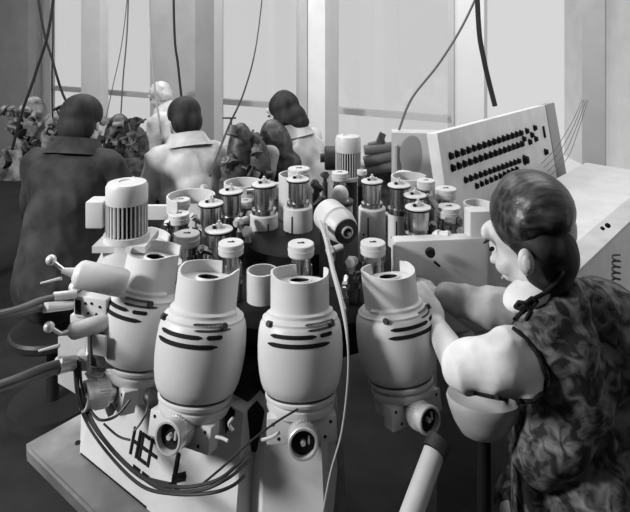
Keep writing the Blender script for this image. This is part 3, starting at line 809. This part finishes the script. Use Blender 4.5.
# collar and neck band
c = MB().ell(at(527, 294, 1.18), (.055, .05, .026), Matrix.Rotation(-.5, 3, 'Y')).ell(at(547, 286, 1.19), (.035, .05, .022), Matrix.Rotation(-.5, 3, 'Y'))
remesh(c, 'collar', M['blouse'], wom, .006, 2)
build(MB().tube(hug([(565, 272), (556, 283), (543, 294), (529, 301), (525, 303)]), .0042, 8, res=2), 'neck_ribbon', M['black'], wom)
bow = MB().tube(hug([(526, 303), (532, 298), (537, 301), (533, 306), (526, 304)], .005), .004, 8, res=2)
bow.tube(hug([(526, 303), (519, 302), (515, 307), (520, 309), (526, 304)], .005), .004, 8, res=2).tube(hug([(526, 304), (522, 312), (516, 318), (514, 320)], .004), .0042, 8, res=2)
bow.tube(hug([(526, 304), (530, 312), (526, 319), (525, 320)], .004), .0034, 8, res=2)
build(bow, 'bow', M['black'], wom)
build(MB().tube(hug([(513, 328), (528, 340), (540, 358), (547, 378), (544, 392), (533, 401), (515, 401), (490, 396), (468, 391)]), .0045, 8, res=2), 'armhole_binding', M['black'], wom)

st = thing('stool', (.60, 1.25, 0), 'dark stool under the woman in the printed overall', 'stool')
build(MB().cyl((.60, 1.25, .34), (.60, 1.25, .385), .18, None, 32, .01), 'seat', M['dark'], st)
build(MB().cyl((.60, 1.25, .03), (.60, 1.25, .34), .03), 'column', M['dark'], st)
build(MB().cyl((.60, 1.25, 0), (.60, 1.25, .03), .2, .19, 28), 'foot', M['dark'], st)
# arm rest under her elbow
ar = thing('arm_rest', at(483, 440, 1.17), 'smooth light grey rounded arm pad on a post below the woman\'s white sleeve', 'arm rest')
def padshape():
    c = MB(); c.ell(at(484, 402, 1.20), (.082, .06, .080)); return c
mb = MB(); top = at(484, 397, 1.20)
prof = [(0, -.088), (.025, -.086), (.046, -.074), (.062, -.05), (.074, -.022), (.080, -.003), (.078, .003), (0, .006)]
mb.lathe(prof, Matrix.Translation(top) @ Matrix.Rotation(.05, 4, 'Y') @ Matrix.Diagonal((1, .7, 1, 1)), 36)
build(mb, 'pad', M['paint2'], ar)
build(MB().cyl((top.x, top.y, 0), top-V(0, 0, .08), .014), 'post', M['black'], ar)

# ---------------------------------------------------------------- control desk and console
D = V(.677, .736, 0); N = V(.736, -.677, 0)
RD = Matrix((D, -N, V(0, 0, 1))).transposed()
fo_ = V(.775, 1.669, 0)
desk = thing('control_desk', fo_+D*.75-N*.26, 'light grey desk with a narrow ledge running away behind the woman\'s shoulder', 'desk')
dk = MB().box(fo_+D*.75-N*.22+V(0, 0, .475), (1.6, .44, .94), RD, .006)
build(dk, 'desk_body', M['console'], desk)
build(MB().box(fo_+D*.75-N*.04+V(0, 0, .948), (1.6, .08, .012), RD), 'ledge', M['paint2'], desk)
p = at(607, 225, 1.95)
build(MB().cyl(p, p+V(0, -.01, .0), .008, None, 10).cyl(p+V(-.018, 0, -.01), p+V(-.018, -.01, -.01), .006, None, 10), 'ledge_screw', M['black'], desk)
K0 = V(.48, 2.2, 1.275); 
con = thing('control_console', (K0+D*.57).xy.to_3d()+V(0, 0, .94), 'white sloping control console covered in rows of black knobs, standing behind the machine', 'control panel')
up = (V(0, 0, 1)-N*.17).normalized(); fnn = D.cross(up).normalized()
if fnn.dot(N) < 0: fnn = -fnn
RK = Matrix((D, up, fnn)).transposed()
Lc = 1.13; Hc = .42
cc = K0+D*Lc/2-up*Hc/2-fnn*.025
build(MB().box(cc, (Lc, Hc, .05), RK, .004), 'console_case', M['console'], con)
build(MB().box(K0+D*(Lc+.075)-up*Hc/2-fnn*.025, (.13, Hc, .05), RK, .003), 'end_strip', M['console_g'], con)
def onk(px, py):
    d = V((px-315)/F, 1, -(py-HZ)/F); o = V(0, 0, CH); return o+d*((K0-o).dot(fnn)/d.dot(fnn))
km = MB().cyl((0, 0, 0), (0, 0, .35), 1.0, None, 20).cyl((0, 0, .35), (0, 0, 1.3), .8, .7, 20).mesh('knob', M['black'])
kd = MB().box((0, .35, 1.32), (.14, .6, .08)).mesh('pointer', M['bright'])
def knob(px, py, r):
    T = Matrix.Translation(onk(px, py)) @ RK.to_4x4() @ Matrix.Diagonal((r*.8, r*1.15, r*.8, 1))
    place('knob', km, con, T)
def row(x0, y0, x1, y1, n, r):
    A, Bp = onk(x0, y0), onk(x1, y1)
    for i in range(n):
        T = Matrix.Translation(A.lerp(Bp, i/(n-1))) @ RK.to_4x4() @ Matrix.Diagonal((r*.8, r*1.1, r*.8, 1))
        place('knob', km, con, T)
row(450, 156, 520, 133, 15, .0150); row(452, 168, 521, 144, 15, .0150)
row(465, 180, 518, 161, 13, .0135); row(476, 186, 516, 169, 10, .0125)
for x, y in ((526, 131), (534, 128), (523, 139), (531, 135), (529, 142), (535, 139)): knob(x, y, .0145)
knob(524, 160, .022); knob(545, 152, .016)
build(MB().box(onk(543.5, 132)+fnn*.004, (.012, .06, .008), RK), 'meter_slot', M['black'], con)
build(MB().box((K0+D*Lc/2-N*.03).xy.to_3d()+V(0, 0, .44), (Lc*.9, .05, .88), RD), 'stand', M['console'], con)
# thin wires in front of the console's end
for k in range(4):
    w = MB().tube([at(541+k*3, 164+k*4, 2.5), at(556+k*4, 148+k*3, 2.45), at(572+k*2, 122+k*3, 2.4), at(582+k*2, 100, 2.38)], .0014, 5)
    build(w, 'wire', M['hose'], con)
# coiled cord at the right
mb = MB(); pts = []
for i in range(60):
    a = i/60*2*PI*6; z0 = at(616, 255+i/60*36, 1.55)
    pts.append(z0+V(.010*math.cos(a), .010*math.sin(a), 0))
tag(build(mb.tube(pts, .003, 6, False), 'coiled_cord', M['rubber']), 'black coiled cord hanging beside the desk at the right edge', 'cord')

# cabinet left of the console
cab = thing('cabinet', at(417, 190, 2.6).xy.to_3d(), 'pale grey cabinet with a painted oval shadow, between the rear motor and the knob console', 'cabinet')
Rc = Matrix.Rotation(-.12, 3, 'Z')
cx = at(419, 128, 2.7)
build(MB().box((cx.x, cx.y+.05, cx.z/2-.012), (.25, .1, cx.z-.024), Rc, .004), 'cabinet_body', M['pillar_g'], cab)
build(MB().ell(at(412, 155, 2.70), (.060, .004, .095)), 'oval_shadow', M['console_g'], cab)  # flat dark ellipsoid stands in for a shadow cast on the cabinet front
# crate of rollers
cr = thing('roller_rack', at(379, 175, 2.75), 'dark rack holding thick metal rollers beside the finned motor at the back', 'rack')
base = at(379, 178, 2.75); topz = at(379, 143, 2.75).z
build(MB().box((base.x, 2.82, base.z/2+.02), (.17, .10, base.z+.02), None, .003), 'rack_body', M['iron'], cr)
build(MB().box(V(at(394, 155, 2.75).x, 2.75, (topz+base.z)/2), (.012, .12, topz-base.z), None, .002), 'side_plate', M['paint2'], cr)
for (x0, y0, x1, y1, r) in ((364, 150, 392, 147, .025), (364, 162, 393, 155, .028), (364, 171, 392, 166, .026), (368, 145, 385, 141, .012)):
    build(MB().cyl(at(x0, y0, 2.75), at(x1, y1, 2.75), r, None, 20, .003), 'roller', M['hose'], cr)
build(MB().box(at(381, 138, 2.75), (.03, .03, .05), Matrix.Rotation(.4, 3, 'Y')), 'latch', M['iron'], cr)

# ---------------------------------------------------------------- background benches and machines
bn = thing('workbench', (-1.35, 3.65, 0), 'dark long workbench in front of the far windows at the left', 'bench')
build(MB().box((-1.35, 3.75, .74), (1.9, .6, .05), Matrix.Rotation(-.2, 3, 'Z'), .005), 'bench_top', M['iron'], bn)
for x, y in ((-2.2, 3.75), (-2.1, 4.1), (-.5, 3.35), (-.6, 3.75)): build(MB().box((x, y, .36), (.06, .06, .72)), 'leg', M['dark'], bn)
def gadget(px0, px1, pyt, pyb, Y, label, m, seed, n=14, name='bench_machine', zb=.765):
    rnd = random.Random(seed)
    a, b = at(px0, pyt, Y), at(px1, pyb, Y)
    cx = (a.x+b.x)/2; w = b.x-a.x; h = a.z-zb
    t = thing(name, (cx, Y, zb), label, 'machine')
    mb = MB().box((cx, Y, zb+h*.18), (w, .22, h*.36), None, .01)
    mb.ell((cx-w*.12, Y, zb+h*.5), (w*.30, .10, h*.45)); mb.ell((cx+w*.22, Y, zb+h*.42), (w*.26, .09, h*.35))
    build(mb, 'machine_body', M[m], t)
    for i in range(n):
        x = cx+rnd.uniform(-.45, .45)*w; z = zb+rnd.uniform(.2, .9)*h; L = rnd.uniform(.03, .08); r = rnd.uniform(.010, .025)
        d = V(rnd.uniform(-1, 1), rnd.uniform(-.5, .1), rnd.uniform(-.6, 1)).normalized(); p = V(x, Y-.10, z)
        q = MB().cyl(p-d*L/2, p+d*L/2, r, r*rnd.uniform(.6, 1), 12).cyl(p+d*L*.3, p+d*L*.45, r*1.5, None, 12).cyl(p, V(x, Y, z), r*.6, None, 8)
        build(q, rnd.choice(['roller', 'handle', 'coupling']), M[rnd.choice(['iron', 'dark', 'mott', 'hose', 'mott', 'dark'])], t)
    return t
gadget(10, 72, 92, 170, 3.5, 'mottled grey bench machine with many small fittings at the far left', 'mott', 1, 26)
gadget(100, 150, 110, 180, 3.45, 'dark bench machine with metal fittings between the two seated workers', 'iron', 2, 22)
gadget(222, 272, 118, 182, 2.95, 'black machine with rounded cover left of the bob-haired worker', 'iron', 3, 10, zb=.75)
bn2 = thing('workbench', (-.33, 2.95, 0), 'small dark workbench under the black round-covered machine', 'bench')
build(MB().box((-.33, 2.95, .725), (.32, .26, .05), None, .005), 'bench_top', M['iron'], bn2)
for x in (-.46, -.20): 
    for y in (2.85, 3.05): build(MB().box((x, y, .35), (.05, .05, .70)), 'leg', M['dark'], bn2)
# small T-handled tap
p = at(231, 118, 3.3)
tp = MB().cyl(p-V(0, 0, .08), p, .006).cyl(p-V(.05, 0, 0), p+V(.03, 0, 0), .005).cyl(p-V(0, 0, .45), p-V(0, 0, .08), .008)
tag(build(tp, 'tap_stand', M['dark']), 'thin dark T-handled stand in front of the window right of the second pillar', 'stand')

# ---------------------------------------------------------------- hanging cables
def hang(label, pts, r, m='rubber'):
    P = [at(*p) for p in pts]
    tag(build(MB().tube(P, r, 8), 'hanging_cable', M[m]), label, 'cable', 'cables hanging over the workshop')
hang('black cable hanging diagonally from top down to the left edge', [(66, -150, 3.3), (52, 10, 3.3), (36, 72, 3.3), (22, 112, 3.3), (12, 150, 3.3)], .009)
hang('black cable hanging from top towards the first worker\'s head, crossing another', [(20, -150, 3.45), (40, 10, 3.45), (53, 62, 3.45), (62, 92, 3.45), (70, 108, 3.45)], .008)
hang('thin vertical dark cable between two crossing cables', [(52, -150, 3.4), (53, 20, 3.4), (52, 80, 3.4), (53, 130, 3.4)], .005)
hang('thin grey cable hanging left of the crossing cables', [(56, -150, 3.5), (43, 10, 3.5), (37, 60, 3.5), (33, 110, 3.5)], .003, 'hose')
hang('thin grey cable hanging in front of the window right of the first pillar', [(130, -150, 3.6), (128, 10, 3.6), (123, 80, 3.6), (120, 130, 3.6)], .005, 'hose')
hang('faint slanting wire ending in a dark stem beside the first pillar', [(140, -150, 3.6), (125, 20, 3.6), (112, 90, 3.6), (104, 126, 3.6)], .003, 'hose')
hang('pale cord hanging down across the light-haired worker', [(146, -150, 3.5), (150, 10, 3.5), (154, 80, 3.5), (162, 138, 3.5)], .006, 'cord')
hang('black cable hanging down the wide grey pillar to the pale-coated worker', [(172, -150, 3.5), (174, 20, 3.5), (178, 65, 3.5), (182, 102, 3.5)], .008)
hang('long thin dark rod cable slanting down behind the spindles', [(268, -60, 2.6), (257, 40, 2.6), (244, 92, 2.5), (228, 128, 2.4), (210, 176, 2.2)], lambda t: .0022+.003*t)
hang('thin grey cable sweeping down to the cabinet top', [(500, -60, 2.75), (468, 15, 2.75), (440, 62, 2.75), (412, 98, 2.75), (399, 130, 2.75)], .006, 'hose')
hang('thick black cable hanging down to the knob console', [(474, -120, 2.6), (478, 15, 2.6), (484, 60, 2.6), (495, 106, 2.6)], .012)

# ---------------------------------------------------------------- light
w = bpy.data.worlds.new('World'); S.world = w; w.use_nodes = True
w.node_tree.nodes['Background'].inputs[0].default_value = (1, 1, 1, 1); w.node_tree.nodes['Background'].inputs[1].default_value = .74
def area(name, loc, target, size, power, sy=None):
    l = bpy.data.lights.new(name, 'AREA'); l.energy = power; l.size = size
    if sy: l.shape = 'RECTANGLE'; l.size_y = sy
    o = bpy.data.objects.new(name, l); COL.objects.link(o); o.location = loc
    o.rotation_euler = (Vector(target)-Vector(loc)).to_track_quat('-Z', 'Y').to_euler(); return o
area('key_lamp', (-3.1, .35, 2.7), (0, 1.6, .9), .5, 165)
area('added_back_fill', (-1.2, 4.3, 3.4), (-1.2, 4.5, 0), 2.2, 85)  # added overhead fill to brighten the background, no real fixture
area('added_back_fill', (1.2, 3.0, 3.4), (1.2, 3.6, .5), 1.6, 60)  # second added fill, towards the right of the background
S.view_settings.view_transform = 'Standard'; S.view_settings.look = 'None'; S.view_settings.gamma = 1; S.view_settings.exposure = -.12
S.view_settings.use_curve_mapping = False
S.cycles.use_denoising = True; S.cycles.max_bounces = 6; S.cycles.caustics_reflective = False; S.cycles.caustics_refractive = False
